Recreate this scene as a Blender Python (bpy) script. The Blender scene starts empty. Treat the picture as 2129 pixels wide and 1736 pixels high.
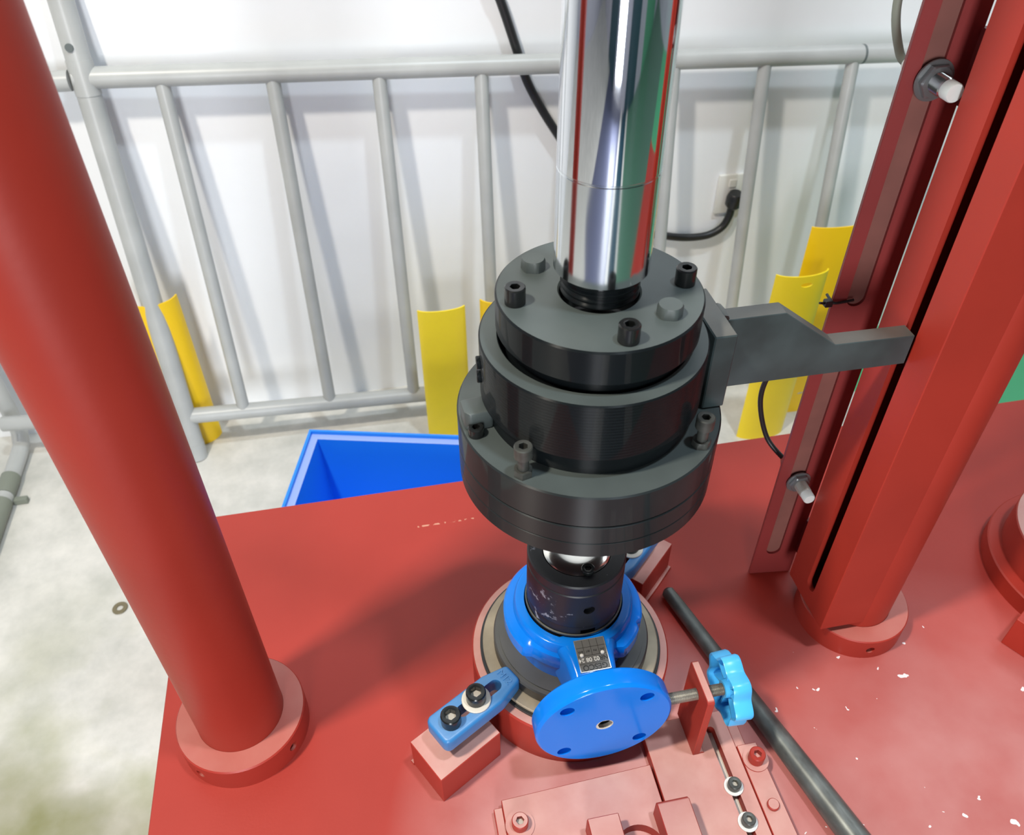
import bpy, bmesh, math, random
from mathutils import Vector, Matrix
from math import sin, cos, pi, radians as R
random.seed(7)
sc = bpy.context.scene
COL = sc.collection

# ------------------------------------------------------------------ camera, world, lights
cd = bpy.data.cameras.new('camera'); cam = bpy.data.objects.new('camera', cd); COL.objects.link(cam)
rt, up, fw = Vector((.981131, -.193296, -.004369)), Vector((.132498, .655732, .743276)), Vector((.140807, .72983, -.668971))
cam.matrix_world = Matrix(((rt.x, up.x, -fw.x, -.1882), (rt.y, up.y, -fw.y, -.58168), (rt.z, up.z, -fw.z, 1.01632), (0, 0, 0, 1)))
cd.sensor_fit = 'HORIZONTAL'; cd.sensor_width = 36; cd.lens = 28.774; cd.clip_start = .02
cd.dof.use_dof = True; cd.dof.focus_distance = .9; cd.dof.aperture_fstop = 9
sc.camera = cam
w = bpy.data.worlds.new('hall_light'); sc.world = w; w.use_nodes = True
w.node_tree.nodes['Background'].inputs[0].default_value = (.93, .97, 1, 1)
w.node_tree.nodes['Background'].inputs[1].default_value = .03

def area(name, loc, aim, size, power, color):
    l = bpy.data.lights.new(name, 'AREA'); l.shape = 'RECTANGLE'; l.size, l.size_y = size; l.energy = power; l.color = color
    o = bpy.data.objects.new(name, l); COL.objects.link(o); o.location = loc
    o.rotation_euler = (Vector(aim) - Vector(loc)).to_track_quat('-Z', 'Y').to_euler()
    return o
area('warm_hall_lamp', (-1.22, -.39, 2.7), (0, .1, 0), (.19, .19), 96, (1, .92, .80))
area('cool_hall_lamp', (.78, -.52, 4.3), (0, .4, 0), (.24, .24), 108, (.78, .90, 1))
area('far_hall_lamp', (2.8, 1.0, 3.7), (.4, .2, 0), (1.6, .9), 44, (.90, .95, 1))
area('front_fill', (-.8, -3.3, .55), (-.1, .5, .25), (.7, 1.9), 112, (.94, .97, 1))  # added fill panel behind the camera, brightens the upright faces
vs = sc.view_settings
sc.display_settings.display_device = 'sRGB'
vs.view_transform = 'Standard'; vs.look = 'None'; vs.gamma = 1; vs.use_curve_mapping = False
vs.exposure = -.32

# ------------------------------------------------------------------ materials
def mat(name, col, rough=.5, metal=0., spec=.5, noise=0., nscale=12., dust=0., dustcol=(.62, .45, .38), bump=0., bscale=60., coat=0., col2=None):
    m = bpy.data.materials.new(name); m.use_nodes = True
    nt = m.node_tree; b = nt.nodes['Principled BSDF']
    b.inputs['Roughness'].default_value = rough; b.inputs['Metallic'].default_value = metal
    b.inputs['Specular IOR Level'].default_value = spec; b.inputs['Coat Weight'].default_value = coat; b.inputs['Coat Roughness'].default_value = .08
    b.inputs['Base Color'].default_value = (*col, 1)
    tc = nt.nodes.new('ShaderNodeTexCoord'); out = None
    if noise or col2:
        n = nt.nodes.new('ShaderNodeTexNoise'); n.inputs['Scale'].default_value = nscale; n.inputs['Detail'].default_value = 4
        nt.links.new(tc.outputs['Object'], n.inputs['Vector'])
        rp = nt.nodes.new('ShaderNodeValToRGB'); rp.color_ramp.elements[0].position = .35; rp.color_ramp.elements[1].position = .68
        k = 1 - noise
        rp.color_ramp.elements[0].color = (*([c * k for c in col] if not col2 else col), 1)
        rp.color_ramp.elements[1].color = (*(col2 or [min(1, c * (1 + noise * .6)) for c in col]), 1)
        nt.links.new(n.outputs['Fac'], rp.inputs[0]); out = rp.outputs[0]
    if dust:
        n = nt.nodes.new('ShaderNodeTexNoise'); n.inputs['Scale'].default_value = 22; n.inputs['Detail'].default_value = 5
        nt.links.new(tc.outputs['Object'], n.inputs['Vector'])
        g = nt.nodes.new('ShaderNodeNewGeometry'); sx = nt.nodes.new('ShaderNodeSeparateXYZ'); nt.links.new(g.outputs['Normal'], sx.inputs[0])
        p = nt.nodes.new('ShaderNodeMapRange'); p.inputs[1].default_value = .7; p.inputs[2].default_value = 1; nt.links.new(sx.outputs[2], p.inputs[0])
        q = nt.nodes.new('ShaderNodeMapRange'); q.inputs[1].default_value = .2; q.inputs[2].default_value = .8; q.inputs[3].default_value = dust * .55; q.inputs[4].default_value = dust; nt.links.new(n.outputs['Fac'], q.inputs[0])
        mu = nt.nodes.new('ShaderNodeMath'); mu.operation = 'MULTIPLY'; nt.links.new(p.outputs[0], mu.inputs[0]); nt.links.new(q.outputs[0], mu.inputs[1])
        mx = nt.nodes.new('ShaderNodeMix'); mx.data_type = 'RGBA'; nt.links.new(mu.outputs[0], mx.inputs['Factor'])
        if out: nt.links.new(out, mx.inputs[6])
        else: mx.inputs[6].default_value = (*col, 1)
        mx.inputs[7].default_value = (*dustcol, 1); out = mx.outputs[2]
    if out: nt.links.new(out, b.inputs['Base Color'])
    if bump:
        n = nt.nodes.new('ShaderNodeTexNoise'); n.inputs['Scale'].default_value = bscale; n.inputs['Detail'].default_value = 3
        nt.links.new(tc.outputs['Object'], n.inputs['Vector'])
        bp = nt.nodes.new('ShaderNodeBump'); bp.inputs['Strength'].default_value = bump; bp.inputs['Distance'].default_value = .002
        nt.links.new(n.outputs['Fac'], bp.inputs['Height']); nt.links.new(bp.outputs[0], b.inputs['Normal'])
    m['out'] = 1
    return m

RED = (.35, .030, .018)
M = {}
M['red'] = mat('red_paint', RED, .42, 0, .32, noise=.10, nscale=5, bump=.04, bscale=140)
M['red_col'] = mat('red_column_paint', (.33, .028, .016), .45, 0, .3, noise=.08, nscale=4, bump=.06, bscale=120)
M['red_dust'] = mat('dusty_red_paint', RED, .5, noise=.08, nscale=8, dust=.95, dustcol=(.62, .36, .31))
M['red_collar'] = mat('collar_red_paint', RED, .45, noise=.08, nscale=8, dust=.34, dustcol=(.60, .34, .28))
M['red_shaded'] = mat('shaded_red_paint', (.25, .034, .032), .42, noise=.12, nscale=6)  # red paint with the sensor plate's shade put into its colour
M['groove'] = mat('dusty_groove', (.21, .075, .058), .65, noise=.2, nscale=14)
M['tan'] = mat('worn_steel', (.34, .29, .21), .5, .3, noise=.3, nscale=18)
M['gasket'] = mat('dark_gasket', (.055, .058, .055), .45, noise=.3, nscale=12, dust=.25, dustcol=(.2, .19, .17))
M['blk'] = mat('gloss_black_oxide', (.006, .008, .009), .16, .0, .1, bump=.03, bscale=90)
M['blk_top'] = mat('satin_black_oxide', (.058, .072, .070), .46, .0, .5, noise=.25, nscale=9)
M['blk_mid'] = mat('burnished_black_steel', (.016, .020, .021), .3, .1, .25, noise=.3, nscale=7)
M['arm'] = mat('oiled_grey_steel', (.052, .074, .076), .42, .2, .5, noise=.4, nscale=14, dust=.5, dustcol=(.22, .19, .16))
M['bolt'] = mat('black_bolt_steel', (.009, .010, .010), .22, .0, .45)
M['bolt_grey'] = mat('grey_bolt_steel', (.075, .078, .070), .42, .4, noise=.3, nscale=60)
M['sock_dust'] = mat('dusty_socket', (.48, .44, .38), .8)
M['sock_dark'] = mat('socket_shade', (.006, .006, .006), .6)
M['chrome'] = mat('chrome', (.78, .80, .83), .045, 1)
M['chrome_low'] = mat('satin_chrome', (.70, .73, .76), .13, 1)
M['blue'] = mat('gloss_blue_paint', (.004, .19, .74), .16, 0, .18, coat=.08, bump=.05, bscale=70)
M['clampblue'] = mat('clamp_blue_paint', (.03, .19, .46), .38, dust=.22, dustcol=(.30, .38, .48), bump=.15, bscale=90)
M['knob'] = mat('light_blue_plastic', (.07, .46, .86), .3, 0, .5)
M['nozzle'] = mat('black_nozzle', (.010, .011, .014), .42, .0, .5)
M['silver'] = mat('bright_steel', (.75, .74, .70), .16, 1)
M['steel'] = mat('zinc_steel', (.42, .40, .35), .38, .8, noise=.25, nscale=40)
M['white_washer'] = mat('pale_washer', (.62, .58, .50), .55)
M['plate'] = mat('nameplate_metal', (.10, .10, .097), .5, 0)
M['plate_edge'] = mat('nameplate_rim', (.6, .6, .58), .3, .8)
M['ink'] = mat('black_ink', (.008, .008, .008), .5)
M['inkw'] = mat('pale_stamp', (.62, .62, .58), .4)
M['rail'] = mat('barrier_paint', (.44, .455, .445), .36, noise=.08, nscale=9)
M['weld'] = mat('weld_mark', (.12, .14, .14), .6)
M['rubber'] = mat('olive_rubber', (.20, .22, .18), .6)
M['rubber_blk'] = mat('black_rubber', (.012, .013, .014), .4)
M['yellow'] = mat('yellow_paint', (.95, .72, .02), .32, noise=.05, nscale=6)
M['yellow2'] = mat('amber_yellow_paint', (.90, .58, .008), .36)
M['bin'] = mat('blue_bin_plastic', (.014, .25, .92), .38)
M['bin_rim'] = mat('blue_rim_highlight', (.30, .42, .80), .35)  # highlight of the rim lip painted into its colour
M['plastic_w'] = mat('white_plastic', (.74, .74, .70), .45)
M['cap'] = mat('sensor_cap', (.72, .76, .72), .4)
M['nickel'] = mat('nickel_thread', (.66, .70, .69), .22, 1)
M['nickel_dust'] = mat('dusty_nickel', (.50, .48, .42), .4, .5)
M['nut'] = mat('grey_nut', (.26, .27, .27), .35, .7)
M['pink'] = mat('pale_red_edge', (.60, .30, .26), .5)
M['void'] = mat('dark_hole', (.004, .004, .004), .7)
M['brown'] = mat('coin_brown', (.20, .17, .10), .5, .4)

def links(m): return m.node_tree.nodes, m.node_tree.links, m.node_tree.nodes['Principled BSDF']

# table paint: dust round the valve station, chips in the front right
def table_material():
    m = bpy.data.materials.new('table_red_paint'); m.use_nodes = True; N, L, b = links(m)
    tc = N.new('ShaderNodeTexCoord')
    n = N.new('ShaderNodeTexNoise'); n.inputs['Scale'].default_value = 5; n.inputs['Detail'].default_value = 5; L.new(tc.outputs['Object'], n.inputs['Vector'])
    r = N.new('ShaderNodeValToRGB'); r.color_ramp.elements[0].position = .3; r.color_ramp.elements[1].position = .75
    r.color_ramp.elements[0].color = (.33, .028, .018, 1); r.color_ramp.elements[1].color = (.38, .036, .024, 1); L.new(n.outputs['Fac'], r.inputs[0])
    # dust falling off from the station's foot, plus a pale pink front right patch
    def dist(c, r0, r1, squash=(1, 1)):
        mp = N.new('ShaderNodeMapping'); mp.inputs['Location'].default_value = (-c[0] * squash[0], -c[1] * squash[1], 0); mp.inputs['Scale'].default_value = (squash[0], squash[1], 0); L.new(tc.outputs['Object'], mp.inputs[0])
        ln = N.new('ShaderNodeVectorMath'); ln.operation = 'LENGTH'; L.new(mp.outputs[0], ln.inputs[0])
        mr = N.new('ShaderNodeMapRange'); mr.inputs[1].default_value = r1; mr.inputs[2].default_value = r0; L.new(ln.outputs['Value'], mr.inputs[0]); return mr.outputs[0]
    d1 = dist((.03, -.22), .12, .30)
    d3 = dist((.46, -.36), .14, .44)  # paler pink patch at the front right
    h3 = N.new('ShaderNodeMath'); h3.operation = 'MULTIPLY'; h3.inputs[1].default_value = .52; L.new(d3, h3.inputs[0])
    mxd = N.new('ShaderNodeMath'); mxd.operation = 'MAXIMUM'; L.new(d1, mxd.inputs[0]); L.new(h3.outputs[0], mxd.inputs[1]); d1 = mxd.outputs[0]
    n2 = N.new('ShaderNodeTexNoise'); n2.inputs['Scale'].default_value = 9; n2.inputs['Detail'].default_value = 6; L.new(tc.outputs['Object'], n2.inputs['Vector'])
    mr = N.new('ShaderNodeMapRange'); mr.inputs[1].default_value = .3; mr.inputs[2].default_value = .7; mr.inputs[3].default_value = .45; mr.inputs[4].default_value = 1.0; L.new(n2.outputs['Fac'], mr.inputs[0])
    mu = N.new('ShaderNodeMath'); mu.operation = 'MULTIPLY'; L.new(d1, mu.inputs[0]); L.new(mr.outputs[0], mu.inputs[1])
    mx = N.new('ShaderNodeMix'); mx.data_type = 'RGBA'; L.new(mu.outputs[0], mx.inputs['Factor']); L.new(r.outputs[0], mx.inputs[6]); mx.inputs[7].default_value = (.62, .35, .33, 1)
    # chips of bare primer
    d2 = dist((.46, -.24), .10, .40, (1, 1))
    vo = N.new('ShaderNodeTexVoronoi'); vo.inputs['Scale'].default_value = 42; vo.inputs['Randomness'].default_value = 1
    nz = N.new('ShaderNodeTexNoise'); nz.inputs['Scale'].default_value = 60; L.new(tc.outputs['Object'], nz.inputs['Vector'])
    va = N.new('ShaderNodeMixRGB'); va.inputs[0].default_value = .03; L.new(tc.outputs['Object'], va.inputs[1]); L.new(nz.outputs['Color'], va.inputs[2]); L.new(va.outputs[0], vo.inputs['Vector'])
    sep = N.new('ShaderNodeSeparateColor'); L.new(vo.outputs['Color'], sep.inputs[0])
    th = N.new('ShaderNodeMath'); th.operation = 'MULTIPLY'; th.inputs[1].default_value = .03; L.new(sep.outputs[0], th.inputs[0])
    pw = N.new('ShaderNodeMath'); pw.operation = 'POWER'; pw.inputs[1].default_value = 3; L.new(sep.outputs[0], pw.inputs[0])
    t2 = N.new('ShaderNodeMath'); t2.operation = 'MULTIPLY'; L.new(pw.outputs[0], t2.inputs[0]); L.new(d2, t2.inputs[1])
    t3 = N.new('ShaderNodeMath'); t3.operation = 'MULTIPLY'; t3.inputs[1].default_value = .25; L.new(t2.outputs[0], t3.inputs[0])
    lt = N.new('ShaderNodeMath'); lt.operation = 'LESS_THAN'; L.new(vo.outputs['Distance'], lt.inputs[0]); L.new(t3.outputs[0], lt.inputs[1])
    m2 = N.new('ShaderNodeMix'); m2.data_type = 'RGBA'; L.new(lt.outputs[0], m2.inputs['Factor']); L.new(mx.outputs[2], m2.inputs[6]); m2.inputs[7].default_value = (.74, .68, .68, 1)
    sx = N.new('ShaderNodeSeparateXYZ'); L.new(tc.outputs['Object'], sx.inputs[0])
    def band(sock, c, hw):
        d_ = N.new('ShaderNodeMath'); d_.operation = 'SUBTRACT'; L.new(sock, d_.inputs[0]); d_.inputs[1].default_value = c
        a_ = N.new('ShaderNodeMath'); a_.operation = 'ABSOLUTE'; L.new(d_.outputs[0], a_.inputs[0])
        l_ = N.new('ShaderNodeMath'); l_.operation = 'LESS_THAN'; L.new(a_.outputs[0], l_.inputs[0]); l_.inputs[1].default_value = hw; return l_.outputs[0]
    nf = N.new('ShaderNodeTexNoise'); nf.inputs['Scale'].default_value = 150; L.new(tc.outputs['Object'], nf.inputs['Vector'])
    gn = N.new('ShaderNodeMath'); gn.operation = 'GREATER_THAN'; gn.inputs[1].default_value = .52; L.new(nf.outputs['Fac'], gn.inputs[0])
    p1 = N.new('ShaderNodeMath'); p1.operation = 'MULTIPLY'; L.new(band(sx.outputs[0], -.129, .046), p1.inputs[0]); L.new(band(sx.outputs[1], .298, .0016), p1.inputs[1])
    p2 = N.new('ShaderNodeMath'); p2.operation = 'MULTIPLY'; L.new(p1.outputs[0], p2.inputs[0]); L.new(gn.outputs[0], p2.inputs[1])
    ms = N.new('ShaderNodeMix'); ms.data_type = 'RGBA'; L.new(p2.outputs[0], ms.inputs['Factor']); L.new(m2.outputs[2], ms.inputs[6]); ms.inputs[7].default_value = (.55, .25, .17, 1)
    L.new(ms.outputs[2], b.inputs['Base Color'])
    b.inputs['Roughness'].default_value = .42; b.inputs['Specular IOR Level'].default_value = .34
    n3 = N.new('ShaderNodeTexNoise'); n3.inputs['Scale'].default_value = 160; L.new(tc.outputs['Object'], n3.inputs['Vector'])
    bp = N.new('ShaderNodeBump'); bp.inputs['Strength'].default_value = .05; bp.inputs['Distance'].default_value = .002; L.new(n3.outputs['Fac'], bp.inputs['Height']); L.new(bp.outputs[0], b.inputs['Normal'])
    return m
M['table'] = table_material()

def floor_material():
    m = bpy.data.materials.new('concrete_floor'); m.use_nodes = True; N, L, b = links(m)
    tc = N.new('ShaderNodeTexCoord')
    n = N.new('ShaderNodeTexNoise'); n.inputs['Scale'].default_value = 9; n.inputs['Detail'].default_value = 9; n.inputs['Roughness'].default_value = .65; L.new(tc.outputs['Object'], n.inputs['Vector'])
    r = N.new('ShaderNodeValToRGB'); r.color_ramp.elements[0].position = .3; r.color_ramp.elements[1].position = .72
    r.color_ramp.elements[0].color = (.50, .50, .46, 1); r.color_ramp.elements[1].color = (.74, .72, .67, 1); L.new(n.outputs['Fac'], r.inputs[0])
    n2 = N.new('ShaderNodeTexNoise'); n2.inputs['Scale'].default_value = 3.2; n2.inputs['Detail'].default_value = 6; L.new(tc.outputs['Object'], n2.inputs['Vector'])
    mr = N.new('ShaderNodeMapRange'); mr.inputs[1].default_value = .42; mr.inputs[2].default_value = .66; L.new(n2.outputs['Fac'], mr.inputs[0])
    mp = N.new('ShaderNodeMapping'); mp.inputs['Location'].default_value = (.95, -.15, 0); mp.inputs['Scale'].default_value = (1, 1, 0); L.new(tc.outputs['Object'], mp.inputs[0])
    ln = N.new('ShaderNodeVectorMath'); ln.operation = 'LENGTH'; L.new(mp.outputs[0], ln.inputs[0])
    m3 = N.new('ShaderNodeMapRange'); m3.inputs[1].default_value = .72; m3.inputs[2].default_value = .15; L.new(ln.outputs['Value'], m3.inputs[0])
    mu = N.new('ShaderNodeMath'); mu.operation = 'MULTIPLY'; L.new(mr.outputs[0], mu.inputs[0]); L.new(m3.outputs[0], mu.inputs[1])
    mx = N.new('ShaderNodeMix'); mx.data_type = 'RGBA'; L.new(mu.outputs[0], mx.inputs['Factor']); L.new(r.outputs[0], mx.inputs[6]); mx.inputs[7].default_value = (.27, .28, .12, 1)
    # green painted walkway
    sx = N.new('ShaderNodeSeparateXYZ'); L.new(tc.outputs['Object'], sx.inputs[0])
    def rng(ax, lo, hi):
        g1 = N.new('ShaderNodeMath'); g1.operation = 'GREATER_THAN'; g1.inputs[1].default_value = lo; L.new(sx.outputs[ax], g1.inputs[0])
        g2 = N.new('ShaderNodeMath'); g2.operation = 'LESS_THAN'; g2.inputs[1].default_value = hi; L.new(sx.outputs[ax], g2.inputs[0])
        g3 = N.new('ShaderNodeMath'); g3.operation = 'MULTIPLY'; L.new(g1.outputs[0], g3.inputs[0]); L.new(g2.outputs[0], g3.inputs[1]); return g3
    def both(a_, b_, op='MULTIPLY'):
        g3 = N.new('ShaderNodeMath'); g3.operation = op; L.new(a_.outputs[0], g3.inputs[0]); L.new(b_.outputs[0], g3.inputs[1]); return g3
    gt = both(rng(0, 1.2, 9), rng(1, -1.0, 9))
    front = rng(1, -9, -1.15)
    for zone, colr in ((both(rng(0, -2.2, -.25), front), (.11, .12, .19)), (both(rng(0, -.05, .45), front), (.02, .06, .085)), (both(rng(0, .62, 9), rng(1, -9, -1.0)), (.09, .20, .135))):   # unseen floor colours in front of the machine, added for the rod to mirror
        m0 = N.new('ShaderNodeMix'); m0.data_type = 'RGBA'; L.new(zone.outputs[0], m0.inputs['Factor']); L.new(mx.outputs[2], m0.inputs[6]); m0.inputs[7].default_value = (*colr, 1); mx = m0
    m2 = N.new('ShaderNodeMix'); m2.data_type = 'RGBA'; L.new(gt.outputs[0], m2.inputs['Factor']); L.new(mx.outputs[2], m2.inputs[6]); m2.inputs[7].default_value = (.085, .46, .21, 1)
    L.new(m2.outputs[2], b.inputs['Base Color']); b.inputs['Roughness'].default_value = .45
    bp = N.new('ShaderNodeBump'); bp.inputs['Strength'].default_value = .15; bp.inputs['Distance'].default_value = .003; L.new(n.outputs['Fac'], bp.inputs['Height']); L.new(bp.outputs[0], b.inputs['Normal'])
    return m
M['floor'] = floor_material()
M['wall'] = mat('white_wall_panel', (.87, .89, .91), .4, 0, .5, noise=.03, nscale=3)
M['wall_grey'] = mat('lilac_grey_wall', (.42, .42, .48), .6, noise=.06, nscale=3)
M['panel_teal'] = mat('dark_teal_panel', (.03, .07, .09), .4)
M['panel_green'] = mat('green_panel', (.10, .32, .19), .45)

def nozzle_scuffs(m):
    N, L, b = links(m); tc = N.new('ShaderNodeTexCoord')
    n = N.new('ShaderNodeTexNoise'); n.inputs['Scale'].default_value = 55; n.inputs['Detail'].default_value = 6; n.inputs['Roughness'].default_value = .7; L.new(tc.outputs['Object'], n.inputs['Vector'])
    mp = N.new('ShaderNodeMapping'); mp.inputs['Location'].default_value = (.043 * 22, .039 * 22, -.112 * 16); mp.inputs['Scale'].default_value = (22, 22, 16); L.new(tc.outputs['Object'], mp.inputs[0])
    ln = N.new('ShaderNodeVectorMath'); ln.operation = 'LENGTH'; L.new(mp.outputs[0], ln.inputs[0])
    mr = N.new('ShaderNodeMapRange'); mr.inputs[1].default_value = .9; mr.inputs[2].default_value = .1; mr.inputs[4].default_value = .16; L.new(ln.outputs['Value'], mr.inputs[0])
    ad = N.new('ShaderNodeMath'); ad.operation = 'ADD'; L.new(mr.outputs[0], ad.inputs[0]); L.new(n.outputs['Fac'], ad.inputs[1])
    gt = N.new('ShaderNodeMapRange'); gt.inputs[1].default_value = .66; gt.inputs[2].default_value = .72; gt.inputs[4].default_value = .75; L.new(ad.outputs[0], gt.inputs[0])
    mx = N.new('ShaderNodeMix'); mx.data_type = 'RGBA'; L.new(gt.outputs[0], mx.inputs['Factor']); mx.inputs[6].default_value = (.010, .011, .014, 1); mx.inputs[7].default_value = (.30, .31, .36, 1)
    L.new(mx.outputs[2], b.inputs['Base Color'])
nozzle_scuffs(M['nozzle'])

def turned(m, freq, strength, rough=None):     # fine turned grooves running round a lathe-cut face
    N, L, b = links(m); tc = N.new('ShaderNodeTexCoord'); mp = N.new('ShaderNodeMapping'); mp.inputs['Scale'].default_value = (0.0, 0.0, 1); L.new(tc.outputs['Object'], mp.inputs[0])
    wv = N.new('ShaderNodeTexWave'); wv.bands_direction = 'Z'; wv.inputs['Scale'].default_value = freq; wv.inputs['Distortion'].default_value = 1.2; L.new(mp.outputs[0], wv.inputs['Vector'])
    bp = N.new('ShaderNodeBump'); bp.inputs['Strength'].default_value = strength; bp.inputs['Distance'].default_value = .0006; L.new(wv.outputs['Fac'], bp.inputs['Height']); L.new(bp.outputs[0], b.inputs['Normal'])
def aniso(m, rough, an, rot=.25):   # lathe-turned finish: highlights spread along the axis
    N, L, b = links(m); t = N.new('ShaderNodeTangent'); t.direction_type = 'RADIAL'; t.axis = 'Z'
    L.new(t.outputs[0], b.inputs['Tangent']); b.inputs['Anisotropic'].default_value = an; b.inputs['Anisotropic Rotation'].default_value = rot; b.inputs['Roughness'].default_value = rough
    b.inputs['Coat Weight'].default_value = .22; b.inputs['Coat Roughness'].default_value = .05
M['blk_turned'] = mat('turned_gloss_black', (.006, .008, .009), .14, 0, .1); turned(M['blk_turned'], 95, .25); aniso(M['blk_turned'], .44, 1)
aniso(M['blk'], .40, 1); aniso(M['blk_mid'], .46, 1)
def bar_material():
    m = bpy.data.materials.new('brushed_dark_bar'); m.use_nodes = True; N, L, b = links(m); tc = N.new('ShaderNodeTexCoord')
    mp = N.new('ShaderNodeMapping'); mp.inputs['Scale'].default_value = (70, 70, 35); L.new(tc.outputs['Object'], mp.inputs[0])
    n = N.new('ShaderNodeTexNoise'); n.inputs['Scale'].default_value = 1; n.inputs['Detail'].default_value = 5; L.new(mp.outputs[0], n.inputs['Vector'])
    r = N.new('ShaderNodeValToRGB'); r.color_ramp.elements[0].color = (.075, .08, .074, 1); r.color_ramp.elements[1].color = (.16, .175, .165, 1); r.color_ramp.elements[0].position = .3; r.color_ramp.elements[1].position = .7
    L.new(n.outputs['Fac'], r.inputs[0]); L.new(r.outputs[0], b.inputs['Base Color']); b.inputs['Metallic'].default_value = .5; b.inputs['Roughness'].default_value = .38
    return m
M['bar'] = bar_material()

# ------------------------------------------------------------------ builders
def link(o, parent=None):
    COL.objects.link(o)
    if parent is not None: o.parent = parent
    return o
def mk(name, bm, mats, parent=None, angle=32, loc=None):
    bmesh.ops.recalc_face_normals(bm, faces=bm.faces)
    me = bpy.data.meshes.new(name); bm.to_mesh(me); bm.free()
    for m in (mats if isinstance(mats, (list, tuple)) else [mats]): me.materials.append(M[m])
    me.shade_smooth(); me.set_sharp_from_angle(angle=R(angle))
    o = bpy.data.objects.new(name, me); link(o, parent)
    if loc is not None: o.location = loc
    return o
def thing(name, label, cat, loc=(0, 0, 0), rot=0, group=None):
    o = bpy.data.objects.new(name, None); o.empty_display_size = .02; link(o); o.location = loc; o.rotation_euler = (0, 0, rot)
    tag(o, label, cat, group); return o
def tag(o, label, cat, group=None):
    o['label'] = label; o['category'] = cat
    if group: o['group'] = group
    return o
def lathe(rings, seg=64, c=(0, 0), closed=False, cap0=True, cap1=True, bm=None, mi=None):
    """rings: (r, z) where r may be a function of the angle; closed joins last ring to first. mi: material index per band"""
    bm = bm or bmesh.new(); vs = []
    for r, z in rings:
        row = []
        for i in range(seg):
            a = 2 * pi * i / seg; q = r(a) if callable(r) else r
            row.append(bm.verts.new((c[0] + q * cos(a), c[1] + q * sin(a), z)))
        vs.append(row)
    n = len(vs)
    for k in range(n if closed else n - 1):
        A, B = vs[k], vs[(k + 1) % n]
        for i in range(seg):
            f = bm.faces.new((A[i], A[(i + 1) % seg], B[(i + 1) % seg], B[i]))
            if mi: f.material_index = mi[k]
    if not closed:
        if cap0: bm.faces.new(list(reversed(vs[0]))).material_index = mi[0] if mi else 0
        if cap1: bm.faces.new(vs[-1]).material_index = mi[-1] if mi else 0
    return bm
def box(lo, hi, bev=.0008, bm=None, rot=0, c=(0, 0), segs=1):
    b2 = bmesh.new(); bmesh.ops.create_cube(b2, size=1)
    for v in b2.verts: v.co = Vector([lo[i] + (v.co[i] + .5) * (hi[i] - lo[i]) for i in range(3)])
    if bev: bmesh.ops.bevel(b2, geom=b2.edges[:] , offset=bev, segments=segs, affect='EDGES', profile=.5)
    if rot: bmesh.ops.rotate(b2, verts=b2.verts, cent=(c[0], c[1], 0), matrix=Matrix.Rotation(rot, 3, 'Z'))
    if bm is None: return b2
    me = bpy.data.meshes.new('t'); b2.to_mesh(me); b2.free(); bm.from_mesh(me); bpy.data.meshes.remove(me); return bm
def prism(poly, z0, z1, bev=0, segs=1):
    bm = bmesh.new(); bot = [bm.verts.new((x, y, z0)) for x, y in poly]; f = bm.faces.new(bot)
    ex = bmesh.ops.extrude_face_region(bm, geom=[f]); 
    bmesh.ops.translate(bm, verts=[g for g in ex['geom'] if isinstance(g, bmesh.types.BMVert)], vec=(0, 0, z1 - z0))
    bmesh.ops.recalc_face_normals(bm, faces=bm.faces)
    if bev: bmesh.ops.bevel(bm, geom=bm.edges[:], offset=bev, segments=segs, affect='EDGES', profile=.5)
    return bm
def xf(bm, m): bmesh.ops.transform(bm, matrix=m, verts=bm.verts); return bm
def AX(p, d):    # matrix taking +Z to direction d at point p
    return Matrix.Translation(Vector(p)) @ Vector(d).to_track_quat('Z', 'Y').to_matrix().to_4x4()
def tube(pts, r, seg=14, bm=None, smooth=0, radii=None):
    pts = [Vector(p) for p in pts]
    if smooth:
        o = []
        for i in range(len(pts) - 1):
            p0, p1, p2, p3 = pts[max(i - 1, 0)], pts[i], pts[i + 1], pts[min(i + 2, len(pts) - 1)]
            for k in range(smooth):
                t = k / smooth
                o.append(.5 * ((2 * p1) + (p2 - p0) * t + (2 * p0 - 5 * p1 + 4 * p2 - p3) * t * t + (3 * p1 - p0 - 3 * p2 + p3) * t ** 3))
        pts = o + [pts[-1]]
    bm = bm or bmesh.new(); rows = []; nrm = None
    for i, p in enumerate(pts):
        d = (pts[min(i + 1, len(pts) - 1)] - pts[max(i - 1, 0)]).normalized()
        if nrm is None: nrm = d.orthogonal().normalized()
        nrm = (nrm - d * nrm.dot(d)).normalized(); b = d.cross(nrm); q = radii[i] if radii else r
        rows.append([bm.verts.new(p + nrm * q * cos(2 * pi * k / seg) + b * q * sin(2 * pi * k / seg)) for k in range(seg)])
    for A, B in zip(rows, rows[1:]):
        for k in range(seg): bm.faces.new((A[k], A[(k + 1) % seg], B[(k + 1) % seg], B[k]))
    bm.faces.new(list(reversed(rows[0]))); bm.faces.new(rows[-1]); return bm
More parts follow.
